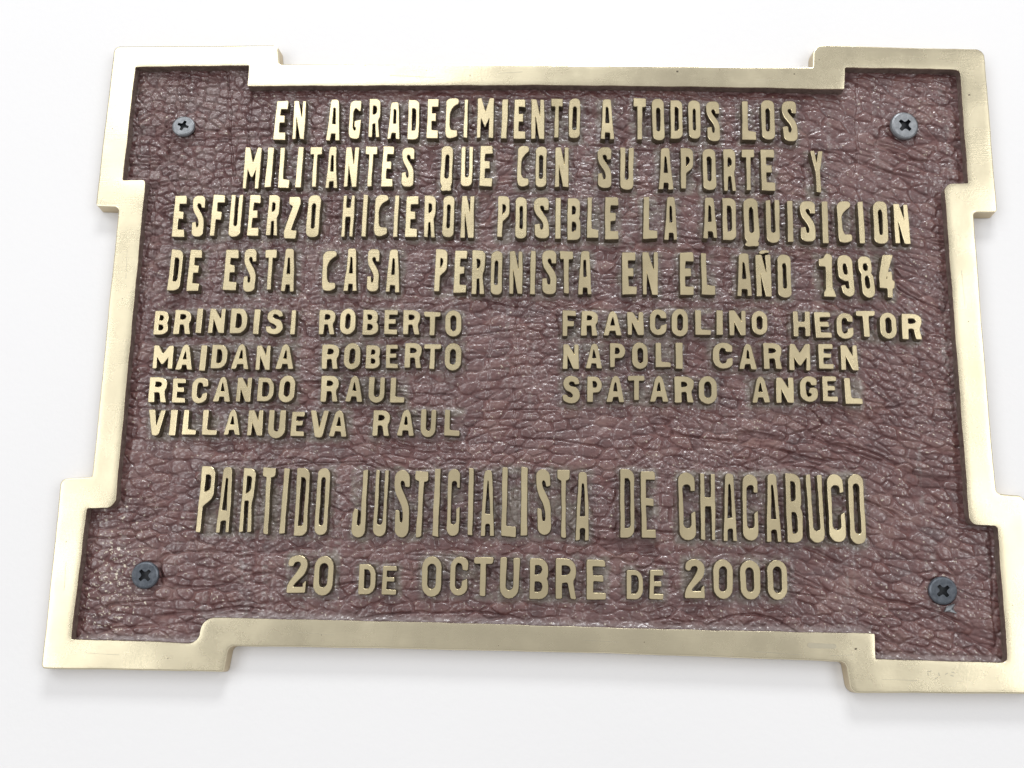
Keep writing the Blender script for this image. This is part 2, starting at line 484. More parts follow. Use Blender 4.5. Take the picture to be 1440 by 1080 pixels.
# ------------------------------------------------------------------ lettering
DATA = [
 # (X0, Y0, scale, style, [(char, xl, xr, yt, yb), ...]) in pixels of an enlarged strip of the photograph
 (380, 130, 5.538, 'A', [('E', 38, 128, 66, 368), ('N', 180, 270, 66, 362), ('A', 445, 545, 58, 370), ('G', 618, 703, 66, 362), ('R', 770, 855, 50, 345),
                         ('A', 920, 1012, 72, 362), ('D', 1075, 1158, 60, 366), ('E', 1225, 1307, 50, 355)]),
 (630, 130, 5.538, 'A', [('C', -17, 76, 45, 355), ('I', 125, 152, 55, 350), ('M', 228, 352, 46, 350), ('I', 420, 462, 52, 358), ('E', 515, 600, 52, 360),
                         ('N', 650, 748, 55, 360), ('T', 803, 890, 50, 350), ('O', 945, 1028, 46, 355), ('A', 1190, 1290, 50, 362)]),
 (880, 130, 5.538, 'A', [('T', 62, 158, 45, 365), ('O', 208, 298, 50, 372), ('D', 350, 442, 58, 355), ('O', 490, 580, 62, 358), ('S', 632, 732, 72, 376),
                         ('L', 908, 1010, 70, 366), ('O', 1058, 1158, 60, 366), ('S', 1222, 1332, 68, 376)]),
 (330, 198, 4.966, 'A', [('M', 65, 178, 48, 332), ('I', 222, 264, 48, 322), ('L', 312, 385, 48, 328), ('I', 432, 472, 42, 322), ('T', 522, 600, 45, 320),
                         ('A', 640, 718, 42, 326), ('N', 772, 858, 45, 320), ('T', 908, 988, 40, 318), ('E', 1030, 1108, 40, 318), ('S', 1165, 1252, 45, 318)]),
 (610, 198, 4.966, 'A', [('Q', 50, 130, 35, 352), ('U', 193, 270, 40, 318), ('E', 323, 408, 35, 316), ('C', 585, 663, 35, 318), ('O', 712, 787, 40, 322),
                         ('N', 848, 940, 46, 320), ('S', 1143, 1240, 45, 325), ('U', 1305, 1393, 48, 340)]),
 (890, 198, 4.966, 'A', [('A', 182, 277, 50, 338), ('P', 338, 420, 55, 330), ('O', 490, 578, 55, 340), ('R', 635, 718, 60, 348), ('T', 765, 850, 62, 340),
                         ('E', 898, 990, 62, 345), ('Y', 1245, 1330, 72, 355)]),
 (230, 266, 5.333, 'A', [('E', 72, 162, 52, 356), ('S', 213, 302, 48, 352), ('F', 358, 445, 42, 348), ('U', 497, 585, 42, 355), ('E', 637, 718, 42, 348),
                         ('R', 780, 862, 45, 345), ('Z', 908, 1018, 55, 370), ('O', 1078, 1168, 45, 358)]),
 (480, 266, 5.333, 'A', [('H', 8, 92, 48, 355), ('I', 158, 190, 42, 355), ('C', 248, 345, 42, 348), ('I', 395, 425, 48, 358), ('E', 485, 572, 52, 358),
                         ('R', 622, 705, 50, 358), ('O', 762, 845, 50, 358), ('N', 900, 993, 52, 362), ('P', 1172, 1258, 52, 358), ('O', 1308, 1390, 60, 365)]),
 (740, 266, 5.333, 'A', [('S', 60, 170, 62, 368), ('I', 220, 258, 62, 368), ('B', 310, 405, 66, 378), ('L', 458, 542, 62, 365), ('E', 592, 690, 58, 375),
                         ('L', 882, 983, 60, 368), ('A', 1040, 1130, 60, 378)]),
 (980, 266, 4.645, 'A', [('A', 42, 130, 55, 318), ('D', 170, 255, 60, 330), ('Q', 310, 405, 60, 375), ('U', 455, 540, 72, 348), ('I', 595, 628, 78, 342),
                         ('S', 675, 775, 78, 342), ('I', 822, 858, 82, 350), ('C', 922, 1008, 80, 350), ('I', 1058, 1092, 82, 352), ('O', 1158, 1246, 80, 355),
                         ('N', 1292, 1385, 98, 355)]),
 (230, 340, 5.333, 'A', [('D', 45, 133, 60, 362), ('E', 188, 275, 60, 368), ('E', 458, 550, 60, 360), ('S', 600, 690, 52, 372), ('T', 755, 838, 60, 358),
                         ('A', 888, 985, 52, 370), ('C', 1192, 1292, 65, 368)]),
 (490, 340, 5.333, 'A', [('A', -28, 65, 50, 365), ('S', 140, 228, 55, 368), ('A', 285, 385, 60, 375), ('P', 650, 735, 58, 372), ('E', 795, 885, 66, 378),
                         ('R', 928, 1020, 66, 390), ('O', 1068, 1150, 70, 393), ('N', 1210, 1302, 72, 388), ('I', 1366, 1400, 68, 392)]),
 (740, 340, 5.333, 'A', [('S', 118, 225, 62, 392), ('T', 252, 350, 72, 382), ('A', 392, 490, 70, 392), ('E', 722, 825, 80, 395), ('N', 875, 988, 78, 395),
                         ('E', 1155, 1255, 80, 395), ('L', 1315, 1412, 85, 392)]),
 (1000, 340, 5.333, 'A', [('A', 195, 302, 88, 405), ('Ñ', 340, 450, 98, 408), ('O', 503, 600, 95, 415), ('1', 815, 928, 88, 410), ('9', 955, 1072, 98, 408),
                          ('8', 1112, 1222, 108, 415), ('4', 1265, 1372, 98, 415)]),
 (205, 430, 6.261, 'B', [('B', 75, 195, 45, 255), ('R', 250, 395, 38, 248), ('I', 446, 494, 22, 238), ('N', 560, 690, 25, 238), ('D', 745, 888, 25, 240),
                         ('I', 950, 998, 32, 248), ('S', 1062, 1205, 32, 248), ('I', 1278, 1315, 38, 250),
                         ('M', 62, 238, 348, 552), ('A', 270, 415, 338, 562), ('I', 478, 527, 350, 570), ('D', 578, 712, 342, 548), ('A', 760, 912, 338, 555),
                         ('N', 972, 1092, 350, 562), ('A', 1150, 1302, 338, 555)]),
 (435, 430, 6.261, 'B', [('R', 88, 222, 35, 250), ('O', 270, 403, 22, 250), ('B', 470, 603, 35, 255), ('E', 660, 775, 38, 250), ('R', 825, 972, 38, 250),
                         ('T', 1010, 1152, 55, 258), ('O', 1200, 1337, 40, 268),
                         ('R', 112, 255, 342, 555), ('O', 308, 447, 328, 558), ('B', 502, 622, 348, 550), ('E', 675, 778, 342, 548), ('R', 845, 985, 330, 545),
                         ('T', 1010, 1155, 338, 555), ('O', 1195, 1335, 330, 568)]),
 (780, 430, 5.538, 'B', [('F', 65, 165, 38, 232), ('R', 210, 335, 40, 230), ('A', 385, 520, 40, 230), ('N', 568, 688, 48, 225), ('C', 742, 868, 28, 225),
                         ('O', 913, 1040, 25, 235), ('L', 1098, 1215, 32, 225), ('I', 1262, 1310, 38, 225), ('N', 1363, 1488, 38, 228),
                         ('N', 65, 187, 300, 490), ('A', 243, 368, 293, 485), ('P', 432, 548, 292, 475), ('O', 608, 725, 285, 488), ('L', 790, 902, 290, 475),
                         ('I', 944, 996, 288, 488), ('C', 1238, 1385, 288, 488)]),
 (1040, 430, 5.538, 'B', [('O', 100, 218, 40, 225), ('H', 420, 550, 45, 235), ('E', 590, 712, 50, 248), ('C', 758, 885, 55, 255), ('T', 918, 1060, 42, 240),
                          ('O', 1100, 1222, 52, 255), ('R', 1270, 1420, 62, 260),
                          ('A', 0, 132, 295, 492), ('R', 188, 328, 292, 490), ('M', 392, 552, 298, 500), ('E', 620, 730, 298, 488), ('N', 790, 920, 308, 500)]),
 (200, 525, 6.261, 'B', [('R', 62, 215, 32, 255), ('E', 268, 378, 45, 255), ('C', 438, 570, 38, 262), ('A', 632, 775, 30, 248), ('N', 832, 958, 38, 248),
                         ('D', 1015, 1155, 38, 245), ('O', 1203, 1340, 20, 255),
                         ('V', 52, 195, 322, 545), ('I', 242, 298, 322, 545), ('L', 358, 475, 322, 540), ('L', 530, 658, 325, 540), ('A', 720, 862, 322, 540),
                         ('N', 928, 1058, 325, 545), ('U', 1112, 1255, 325, 570), ('E', 1312, 1425, 338, 552)]),
 (430, 525, 6.261, 'B', [('R', 135, 285, 22, 248), ('A', 350, 500, 22, 248), ('U', 558, 688, 35, 258), ('L', 745, 865, 38, 255),
                         ('V', 42, 195, 328, 565), ('A', 212, 365, 328, 555), ('R', 590, 735, 328, 548), ('A', 805, 955, 320, 548), ('U', 1015, 1142, 320, 562),
                         ('L', 1222, 1355, 322, 548)]),
 (780, 525, 6.261, 'B', [('S', 72, 218, 25, 262), ('P', 290, 418, 30, 250), ('A', 458, 612, 22, 252), ('T', 650, 790, 22, 235), ('A', 842, 995, 22, 248),
                         ('R', 1062, 1225, 30, 255), ('O', 1272, 1425, 25, 265)]),
 (1000, 525, 6.261, 'B', [('A', 358, 515, 28, 255), ('N', 575, 725, 38, 258), ('G', 785, 938, 28, 250), ('E', 985, 1110, 28, 245), ('L', 1182, 1328, 40, 268)]),
 (270, 650, 6.857, 'C', [('P', 66, 198, 42, 672), ('A', 256, 378, 48, 675), ('R', 476, 590, 60, 672), ('T', 668, 786, 55, 692), ('I', 866, 914, 62, 685),
                         ('D', 998, 1120, 62, 710), ('O', 1198, 1312, 55, 705)]),
 (480, 650, 6.857, 'C', [('J', 114, 238, 75, 720), ('U', 318, 438, 78, 715), ('S', 510, 652, 68, 720), ('T', 700, 820, 88, 720), ('I', 892, 943, 68, 712),
                         ('C', 1025, 1138, 68, 710), ('I', 1225, 1268, 55, 700)]),
 (660, 650, 5.143, 'C', [('A', 88, 178, 55, 532), ('L', 235, 338, 40, 535), ('I', 374, 418, 40, 525), ('S', 485, 590, 52, 522), ('T', 637, 724, 60, 545),
                         ('A', 772, 865, 70, 562), ('D', 1096, 1193, 52, 545), ('E', 1245, 1344, 65, 545)]),
 (940, 650, 4.966, 'C', [('C', 75, 187, 75, 545), ('H', 228, 326, 82, 542), ('A', 384, 474, 80, 548), ('C', 522, 625, 82, 548), ('A', 682, 780, 82, 555),
                         ('B', 825, 932, 80, 560), ('U', 976, 1080, 88, 558), ('C', 1118, 1228, 82, 555), ('O', 1268, 1370, 82, 570)]),
 (395, 775, 6.128, 'D', [('2', 55, 220, 35, 360), ('0', 285, 447, 40, 380), ('D', 672, 812, 115, 370), ('E', 875, 995, 130, 372)]),
 (580, 775, 5.143, 'D', [('O', 70, 207, 40, 328), ('C', 272, 398, 40, 320), ('T', 443, 580, 45, 325), ('U', 635, 770, 50, 342), ('B', 848, 983, 55, 345),
                         ('R', 1040, 1183, 55, 345), ('E', 1262, 1397, 65, 348)]),
 (860, 775, 5.538, 'D', [('D', 118, 245, 150, 375), ('E', 300, 402, 150, 372), ('2', 575, 722, 65, 362), ('0', 797, 943, 65, 370), ('0', 1005, 1155, 72, 375),
                         ('0', 1220, 1370, 70, 378)]),
]

STY = {  # stem width / cell width, bar thickness / cell height, corner radius / cell width
    'A': dict(w=.40, v=.33, h=.19, R=.42),
    'B': dict(w=.34, v=.31, h=.185, R=.52),
    'C': dict(w=.33, v=.29, h=.125, R=.50),
    'D': dict(w=.30, v=.28, h=.16, R=.55),
}


def glyph(ch, st, vr):
    """outline and holes of one character in a unit cell, y down; each point (x, y, corner radius)"""
    q = STY[st]
    w, v, h, R = q['w'] * vr[0], q['v'] * vr[0], q['h'] * vr[1], q['R']
    k = .05
    r2 = R * .55
    P = lambda *a: [(x[0], x[1], x[2] if len(x) > 2 else k) for x in a]
    if ch == 'I':
        return [P((.02, 0), (1, 0), (.97, 1), (0, 1))]
    if ch == 'L':
        return [P((0, 0), (w, 0), (w * 1.02, 1 - h * 1.15, .1), (1, 1 - h), (1, 1), (0, 1))]
    if ch == 'E':
        e = .8 if st in 'A' else .86
        mh = h * .95
        m0 = .47 - mh / 2
        return [P((0, 0), (.98, 0, .1), (.98, h), (w, h, .06), (w, m0, .06), (e, m0), (e, m0 + mh), (w, m0 + mh, .06), (w, 1 - h, .06), (1, 1 - h), (1, 1), (0, 1))]
    if ch == 'F':
        m0 = .42
        return [P((0, 0), (1, 0, .1), (1, h), (w, h, .06), (w, m0, .06), (.86, m0), (.86, m0 + h), (w, m0 + h, .06), (w * .95, 1), (0, 1))]
    if ch == 'T':
        a, b = .5 - w * .42, .5 + w * .42
        if st == 'C':
            a, b = .5 - .18, .5 + .17
            return [P((0, 0), (1, 0), (1, h, .12), (b, h * 1.15, .05), (b, .85), (b + .02, 1, .1), (a, 1, .1), (a + .02, .6), (a, h * 1.15, .05), (0, h, .12))]
        return [P((0, 0), (1, 0), (1, h, .1), (b, h), (b, 1), (a, 1), (a, h), (0, h, .1))]
    if ch == 'H':
        s = v * (.92 if st != 'C' else .8)
        c0, c1 = (.30, .52) if st in 'A' else ((.42, .62) if st in 'BD' else (.36, .485))
        return [P((0, 0), (s, 0), (s, c0, .1), (1 - s, c0, .1), (1 - s, 0), (1, 0), (1, 1), (1 - s, 1), (1 - s, c1, .1), (s, c1, .1), (s, 1), (0, 1))]
    if ch in 'NÑ':
        s = v * .85
        g = [P((0, 0), (w * .95, 0), (1 - s, .44), (1 - s, 0), (1, 0), (1, 1), (1 - w * .9, 1), (s, .42), (s, 1), (0, 1))]
        return g
    if ch == 'M':
        s = .22 if st == 'A' else .2
        b = .72 if st in 'A' else .82
        return [P((0, 0), (s * 1.15, 0), (.5, .36), (1 - s * 1.15, 0), (1, 0), (1, 1), (1 - s, 1), (1 - s, .5), (.53, b), (.45, b), (s, .5), (s, 1), (0, 1))]
    if ch == 'U':
        s = v if st != 'C' else v * .9
        return [P((0, 0), (s, 0), (s, 1 - h * 1.25, R * .5), (1 - s, 1 - h * 1.25, R * .5), (1 - s, 0), (1, 0), (1, 1, R), (0, 1, R))]
    if ch == 'V':
        return [P((0, 0), (v, 0), (.5, .68), (1 - v * .9, 0), (1, 0), (.68, 1, .12), (.3, 1, .12))]
    if ch == 'Y':
        return [P((0, 0), (.3, 0), (.5, .33), (.66, 0), (1, 0), (.72, .5), (.72, 1), (.42, 1), (.40, .5))]
    if ch in 'O0':
        hh = h * 1.08
        return [P((0, 0, R), (1, 0, R), (1, 1, R), (0, 1, R)),
                P((v, hh, R * .5), (1 - v, hh, R * .5), (1 - v, 1 - hh, R * .5), (v, 1 - hh, R * .5))]
    if ch == 'Q':
        return [P((0, 0, R), (1, 0, R), (1, .82, .25), (.86, .9, .1), (1, .95, .1), (.82, 1, .15), (.5, .975, .2), (.2, 1, .15), (0, .95, .1), (.14, .89, .1), (0, .82, .25)),
                P((v, h * .9, R * .5), (1 - v, h * .9, R * .5), (1 - v, .72, R * .5), (v, .72, R * .5))]
    if ch == 'C':
        if st == 'A':
            return [P((0, 0, R), (1, 0, .25), (1, .12, .1), (.62, .2, .15), (v, .33, .3), (v, .72, .3), (.5, .8, .1), (1, .8, .12), (1, .95, .12), (.6, 1, .1), (.25, 1, .2), (0, .93, R))]
        if st == 'C':
            s = v * .8
            return [P((0, 0, R), (1, 0, R), (1, .275), (1 - s, .275), (1 - s, .165, .2), (s, .165, .3), (s, .83, .3), (1 - s, .83, .3), (1 - s, .60), (1, .565), (1, 1, R), (0, 1, R))]
        return [P((0, 0, R), (1, 0, R * .9), (1, .34), (.69, .34), (.66, h, .2), (v, h, .3), (v, 1 - h, .3), (.66, 1 - h, .25), (.69, .64), (1, .58), (1, 1, R), (0, 1, R))]
    if ch == 'G':
        if st == 'A':
            return [P((0, 0, R), (.98, 0, .12), (.98, .27), (.82, .25), (.5, .19, .1), (v, .24, .2), (v, .74, .2), (.56, .8, .15), (.68, .7, .15), (.5, .67), (.5, .53), (1, .5, .1), (.98, 1, .3), (.2, 1, .4), (0, .9, .3))]
        return [P((0, 0, R), (1, 0, R), (.95, .34), (.66, .33), (.6, h, .2), (v, h, .3), (v, 1 - h, .3), (.6, 1 - h, .2), (.66, .68), (.52, .64), (.56, .46), (1, .44, .2), (1, 1, R), (0, 1, R))]
    if ch == 'S':
        if st == 'A':
            return [P((.98, .30), (.98, .0, .3), (0, 0, R), (0, .34, .35), (.62, .62, .3), (.60, .79, .2), (.4, .8, .15), (.34, .64), (.04, .66), (.04, 1, .4), (1, 1, .35), (1, .56, .35), (.36, .27, .3), (.36, .19, .15), (.66, .19, .15), (.72, .30))]
        if st == 'C':
            return [P((.96, .255), (.96, 0, R), (0, 0, R), (0, .33, .4), (.62, .60, .4), (.62, .80, .25), (.40, .80, .2), (.36, .62), (.1, .61), (.12, 1, R), (1, 1, R), (1, .54, .4), (.34, .255, .4), (.36, .16, .15), (.62, .165, .2), (.7, .255))]
        return [P((.98, .27), (.88, 0, .5), (.05, 0, .6), (0, .5, .6), (.62, .60, .3), (.66, .80, .3), (.35, .81, .3), (.25, .7), (0, .7), (.08, 1, .5), (1, 1, .6), (1, .42, .5), (.38, .38, .4), (.34, .19, .3), (.66, .19, .2), (.74, .3))]
    if ch == 'Z':
        return [P((.24, 0), (1, 0, .2), (1, .16), (.46, .8), (.82, .81), (.78, 1), (.02, 1, .1), (0, .84), (.5, .24), (.24, .17))]
    if ch == 'D':
        R2 = R * 1.1
        return [P((0, 0), (1, 0, R2), (1, 1, R2), (0, 1)),
                P((v, h), (1 - v * .9, h, R * .7), (1 - v * .9, 1 - h * 1.1, R * .7), (v, 1 - h * 1.1))]
    if ch == 'P':
        if st in 'AC':
            yb = .62
            return [P((0, 0), (1, 0, R), (1, .47, .3), (w * 1.05, yb), (w, 1), (0, 1)),
                    P((w, h * 1.02), (1 - v * .85, h * 1.02, .25), (1 - v * .85, .36, .25), (w, .46 if st == 'A' else .4))]
        return [P((0, 0), (1, 0, R), (1, .60, R), (v * 1.05, .62), (v, 1), (0, 1)),
                P((v, h * .9), (1 - v, h * .9, .3), (1 - v, .45, .3), (v, .46))]
    if ch == 'R':
        s = v
        top = .63 if st in 'A' else (.58 if st in 'BD' else .50)
        return [P((0, 0), (1, 0, R), (1, .46, .3), (.84, .54, .2), (1, 1), (1 - s * 1.02, 1), (.6, top, .1), (s, top + .02), (s, 1), (0, 1)),
                P((s, h * .95), (1 - s * .95, h * .95, .25), (1 - s * .95, .36 if st == 'C' else .40, .25), (s, .42 if st != 'B' else .40))]
    if ch == 'B':
        return [P((0, 0), (.96, 0, R), (.96, .44, .3), (.86, .49, .1), (1, .56, .3), (1, 1, R), (0, 1)),
                P((v, h * .95), (.66, h * .95, .25), (.66, .40, .25), (v, .41)),
                P((v, .565), (.70, .565, .25), (.70, 1 - h, .25), (v, 1 - h))]
    if ch == 'A':
        if st == 'A':
            return [P((.2, 0, .15), (.8, 0, .15), (.86, .3), (1, 1), (.72, 1), (.70, .84, .06), (.32, .84, .06), (.28, 1), (0, 1), (.14, .4)),
                    P((.40, .2), (.60, .2, .1), (.66, .6), (.36, .6))]
        if st == 'C':
            return [P((.22, 0, .2), (.8, 0, .2), (.92, .5), (1, 1), (.74, 1), (.72, .82, .15), (.3, .82, .15), (.27, 1), (0, 1), (.1, .5)),
                    P((.42, .16, .1), (.60, .16, .1), (.72, .67), (.30, .67))]
        return [P((.34, 0, .2), (.68, 0, .2), (1, 1), (.72, 1), (.66, .8), (.34, .8), (.28, 1), (0, 1)),
                P((.46, .24, .08), (.55, .24, .08), (.64, .6), (.37, .6))]
    if ch == 'J':
        return [P((.66, 0), (1, 0), (1, 1, R), (0, 1, R), (0, .66), (.1, .58), (.38, .6), (.32, .84, .25), (.66, .84, .25))]
    if ch == '1':
        return [P((.38, .04, .1), (.5, 0, .1), (.84, .03, .15), (.84, .8), (1, .9, .1), (1, 1), (.3, 1), (.3, .9, .1), (.42, .82), (.42, .30), (0, .3), (0, .14), (.28, .12))]
    if ch == '9':
        return [P((0, 0, .4), (.92, 0, .45), (1, 1, .4), (.3, 1, .4), (.12, .74), (.42, .72), (.48, .83, .15), (.70, .82, .15), (.66, .62), (.45, .63), (.05, .56, .3)),
                P((.3, .2, .2), (.62, .2, .25), (.66, .48, .25), (.36, .48, .2))]
    if ch == '8':
        return [P((0, 0, .4), (.9, 0, .4), (.88, .36, .3), (.78, .42, .1), (.98, .5, .3), (1, 1, .45), (.22, 1, .45), (.1, .5, .3), (.2, .42, .1), (.04, .36, .3)),
                P((.27, .17, .2), (.64, .17, .2), (.64, .36, .2), (.3, .36, .2)),
                P((.34, .47, .2), (.68, .47, .2), (.74, .8, .25), (.4, .8, .25))]
    if ch == '4':
        return [P((.3, 0, .1), (.98, 0), (.42, .57), (.52, .58), (.56, .42), (.86, .40), (.88, .60), (1, .62), (1, .78), (.86, .80), (.84, 1), (.52, 1), (.52, .80), (0, .78), (0, .52))]
    if ch == '2':
        return [P((0, .28, .1), (.06, 0, .5), (.98, 0, .6), (1, .42, .3), (.36, .77, .1), (.34, .84), (.84, .84), (.86, .76), (1, .68), (.98, 1), (0, 1), (0, .80, .2), (.64, .34, .3), (.68, .17, .25), (.34, .17, .25), (.28, .3, .1))]
    return [P((0, 0), (1, 0), (1, 1), (0, 1))]


LET_Z = 0.00015
boxes = []
nlet = 0
bad = 0
for (X0, Y0, sc, st, chars) in DATA:
    for (ch, xl, xr, yt, yb) in chars:
        pxl, pxr, pyt, pyb = X0 + xl / sc, X0 + xr / sc, Y0 + yt / sc, Y0 + yb / sc
        pm = (pyt + pyb) / 2
        cx = (pxl + pxr) / 2
        x0, _ = unproj(pxl, pm, LET_Z)
        x1, _ = unproj(pxr, pm, LET_Z)
        _, y0 = unproj(cx, pyt, LET_Z)
        _, y1 = unproj(cx, pyb, LET_Z)
        boxes.append((x0, y0, x1, y1))
        wd, ht = x1 - x0, y1 - y0
        r = random.Random(nlet * 13 + 5)
        vr = (r.uniform(.93, 1.07), r.uniform(.93, 1.07))
        lean = r.uniform(-.012, .012)
        base = glyph(ch, st, vr)
        loops = []
        for gi, lp in enumerate(base):
            jit = [(a + r.uniform(-.028, .028), b + r.uniform(-.009, .009), c) for a, b, c in lp]
            cell = [(x0 + a * wd + lean * (.5 - b) * ht, y0 + b * ht, c) for a, b, c in jit]
            loops.append(fillet(cell, wd if ch != 'I' else wd * 1.2, 4))
        for att in range(8):                                  # gentler filing marks where the outline would cross itself
            amp = (0.000095 if st in 'AC' else 0.00007) * (.6 ** att)
            cand = [resample(L, 0.0011, amp, nlet * 7 + gi + att * 100) for gi, L in enumerate(loops)]
            if face_ok(cand, -0.00012):
                break
        else:
            bad += 1
        loops = cand
        o = slab('numeral' if ch.isdigit() else 'letter', loops,
                 [(-0.00012, LET_Z), (0.00006, LET_Z + 0.00014), (0.00040, 0.0046)],
                 [M_brass, M_patina], plaque, side_mat_from=1)
        # every face was rubbed down by hand: none lies quite level
        tx_, ty_ = r.gauss(0, .011), r.gauss(0, .008)
        mxc, myc = (x0 + x1) / 2, (y0 + y1) / 2
        for vv in o.data.vertices:
            if vv.co.y < 0.002:
                vv.co.y += (vv.co.x - mxc) * tx_ + ((ZC - vv.co.z) - myc) * ty_
        if ch == 'Ñ':
            # the tilde, a small slanting bar of its own
            tx = [unproj(X0 + a / sc, Y0 + b / sc, LET_Z) for a, b in ((356, 84), (372, 66), (405, 60), (440, 70), (436, 82), (410, 80), (385, 92))]
            slab('tilde', [resample(fillet([(a, b, .5) for a, b in tx], .0012, 3), .0008, .00004, 99)],
                 [(-0.0001, LET_Z), (0.00004, LET_Z + 0.00014), (0.0003, 0.0046)], [M_brass, M_patina], plaque, side_mat_from=1)
        nlet += 1
print('letters', nlet, 'uneven', bad)


# ------------------------------------------------------------------ leather-textured ground
def vnoise(x, y, seed):
    r = np.random.default_rng(seed)
    T = r.random((256, 256))
    xi, yi = np.floor(x).astype(int), np.floor(y).astype(int)
    fx, fy = x - xi, y - yi
    fx = fx * fx * fx * (fx * (fx * 6 - 15) + 10)
    fy = fy * fy * fy * (fy * (fy * 6 - 15) + 10)
    a, b = T[xi & 255, yi & 255], T[(xi + 1) & 255, yi & 255]
    c, d = T[xi & 255, (yi + 1) & 255], T[(xi + 1) & 255, (yi + 1) & 255]
    return (a * (1 - fx) + b * fx) * (1 - fy) + (c * (1 - fx) + d * fx) * fy - 0.5


def fbm(x, y, seed, octv=4, g=0.5):
    s, a = 0, 1.0
    for i in range(octv):
        s = s + a * vnoise(x * 2 ** i, y * 2 ** i, seed + i)
        a *= g
    return s


def cells(x, y, seed, jit=0.85, pw=2.0):
    """distances to the nearest two feature points, and a tilt and height for each cell"""
    r = np.random.default_rng(seed)
    n = 256
    JX, JY, TX, TY, HH = r.random((5, n, n))
    xi, yi = np.floor(x).astype(int), np.floor(y).astype(int)
    f1 = np.full(x.shape, 9.0)
    f2 = np.full(x.shape, 9.0)
    tilt = np.zeros(x.shape)
    hh = np.zeros(x.shape)
    for dx in (-1, 0, 1):
        for dy in (-1, 0, 1):
            a, b = (xi + dx) & 255, (yi + dy) & 255
            px = xi + dx + .5 + (JX[a, b] - .5) * jit
            py = yi + dy + .5 + (JY[a, b] - .5) * jit
            ex, ey = x - px, y - py
            d = np.sqrt(ex * ex + ey * ey) if pw == 2.0 else (np.abs(ex) ** pw + np.abs(ey) ** pw) ** (1 / pw)
            near = d < f1
            f2 = np.where(near, f1, np.minimum(f2, d))
            tilt = np.where(near, (TX[a, b] - .5) * ex + (TY[a, b] - .5) * ey, tilt)
            hh = np.where(near, HH[a, b], hh)
            f1 = np.where(near, d, f1)
    return f1, f2, tilt, hh


def sstep(a, b, t):
    t = np.clip((t - a) / (b - a), 0, 1)
    return t * t * (3 - 2 * t)


step = 0.00032
xs = np.arange(-0.1935, 0.1935, step)
ys = np.arange(-0.1335, 0.1335, step)
X, Y = np.meshgrid(xs, ys)
xm, ym = X * 1000, Y * 1000                                  # millimetres
# grain flows: mostly sideways, slanting down at the right, blocky towards the upper left
wx = fbm(xm / 34, ym / 28, 3, 1) * 7 + fbm(xm / 3.2, ym / 2.8, 9, 2) * 0.75
wy = fbm(xm / 44, ym / 30, 21, 1) * 9 + fbm(xm / 3.2, ym / 2.8, 31, 2) * 0.55
slant = sstep(60, 170, xm) * 0.22 * (xm - 60)
u, w_ = xm + wx, ym + wy - slant
blk = sstep(-30, -130, xm) * sstep(30, -70, ym)             # upper left: squarer grain
f1, f2, tl, hh = cells(u / 7.4 + 40, w_ / 3.9 + 60, 5, .95)
merge = sstep(-.35, .25, fbm(xm / 8, ym / 6, 141, 2))       # some joints between pebbles nearly close up
g1 = 1 - (1 - sstep(0.0, 0.27, f2 - f1)) * (.35 + .65 * merge)
dome = np.clip(1 - (f1 / .95) ** 2, 0, 1)
h1 = .55 * g1 + .52 * dome + tl * 0.45 + (hh - .5) * .40
f1b, f2b, tlb, hhb = cells((xm + wx * .3) / 5.0 + 90, (ym + wy * .3) / 4.0 + 70, 15, .85, 3.0)
g1b = sstep(0.0, 0.27, f2b - f1b)
h1b = g1b * .60 + .40 * np.clip(1 - (f1b / .9) ** 2, 0, 1) + tlb * 0.5 + (hhb - .5) * .45
H1 = h1 * (1 - blk) + h1b * blk
G = g1 * (1 - blk) + g1b * blk
f1c, f2c, tlc, hhc = cells((xm + wx * .4) / 3.0 + 30, (ym + wy * .4) / 2.0 + 20, 25)
h2 = sstep(0.0, 0.7, f2c - f1c) * .7 + tlc * 0.8 + (hhc - .5) * .4
f1d, f2d, tld, hhd = cells(xm / 1.25 + 130 + fbm(xm / 2, ym / 2, 7, 1) * .6, ym / 1.0 + 120, 35)
h3 = sstep(0, .5, f2d - f1d) * .5 + tld * 1.2
rough_zone = sstep(-.2, .3, fbm(xm / 30, ym / 24, 77, 2))
# long folds: zero lines of a noise stretched sideways
cr = np.abs(fbm((xm + wx) / 46 + 5, (ym + wy * .5 - slant) / 12 + 8, 51, 2, .4))
crease = (1 - sstep(0.0, 0.05, cr)) * sstep(-.3, .2, fbm(xm / 20, ym / 14, 151, 1))
cr2 = np.abs(fbm((xm + wx * .4) / 12 + 5, (ym) / 46 + 8, 61, 2))
crease2 = (1 - sstep(0.0, 0.022, cr2)) * (0.15 + .85 * blk + .45 * np.exp(-((xm - 5) / 30) ** 2))
fine = fbm(xm / .9, ym / .7, 81, 2, .6)
gloss = sstep(.25, .95, G) * (1 - .8 * crease) * (.35 + .65 * sstep(.05, .4, f2c - f1c))
H = 0.62 * H1 + (0.09 + .14 * rough_zone + .05 * blk) * h2 + (.03 + .045 * rough_zone + .06 * blk) * h3 + 0.20 * fbm(xm / 14, ym / 9, 91, 2) + 0.015 * fine - 0.55 * crease - 0.26 * crease2
Z_SEAT = 0.003
lines = np.zeros(X.shape)                                    # upright cracks of the hide that the pattern was cast from
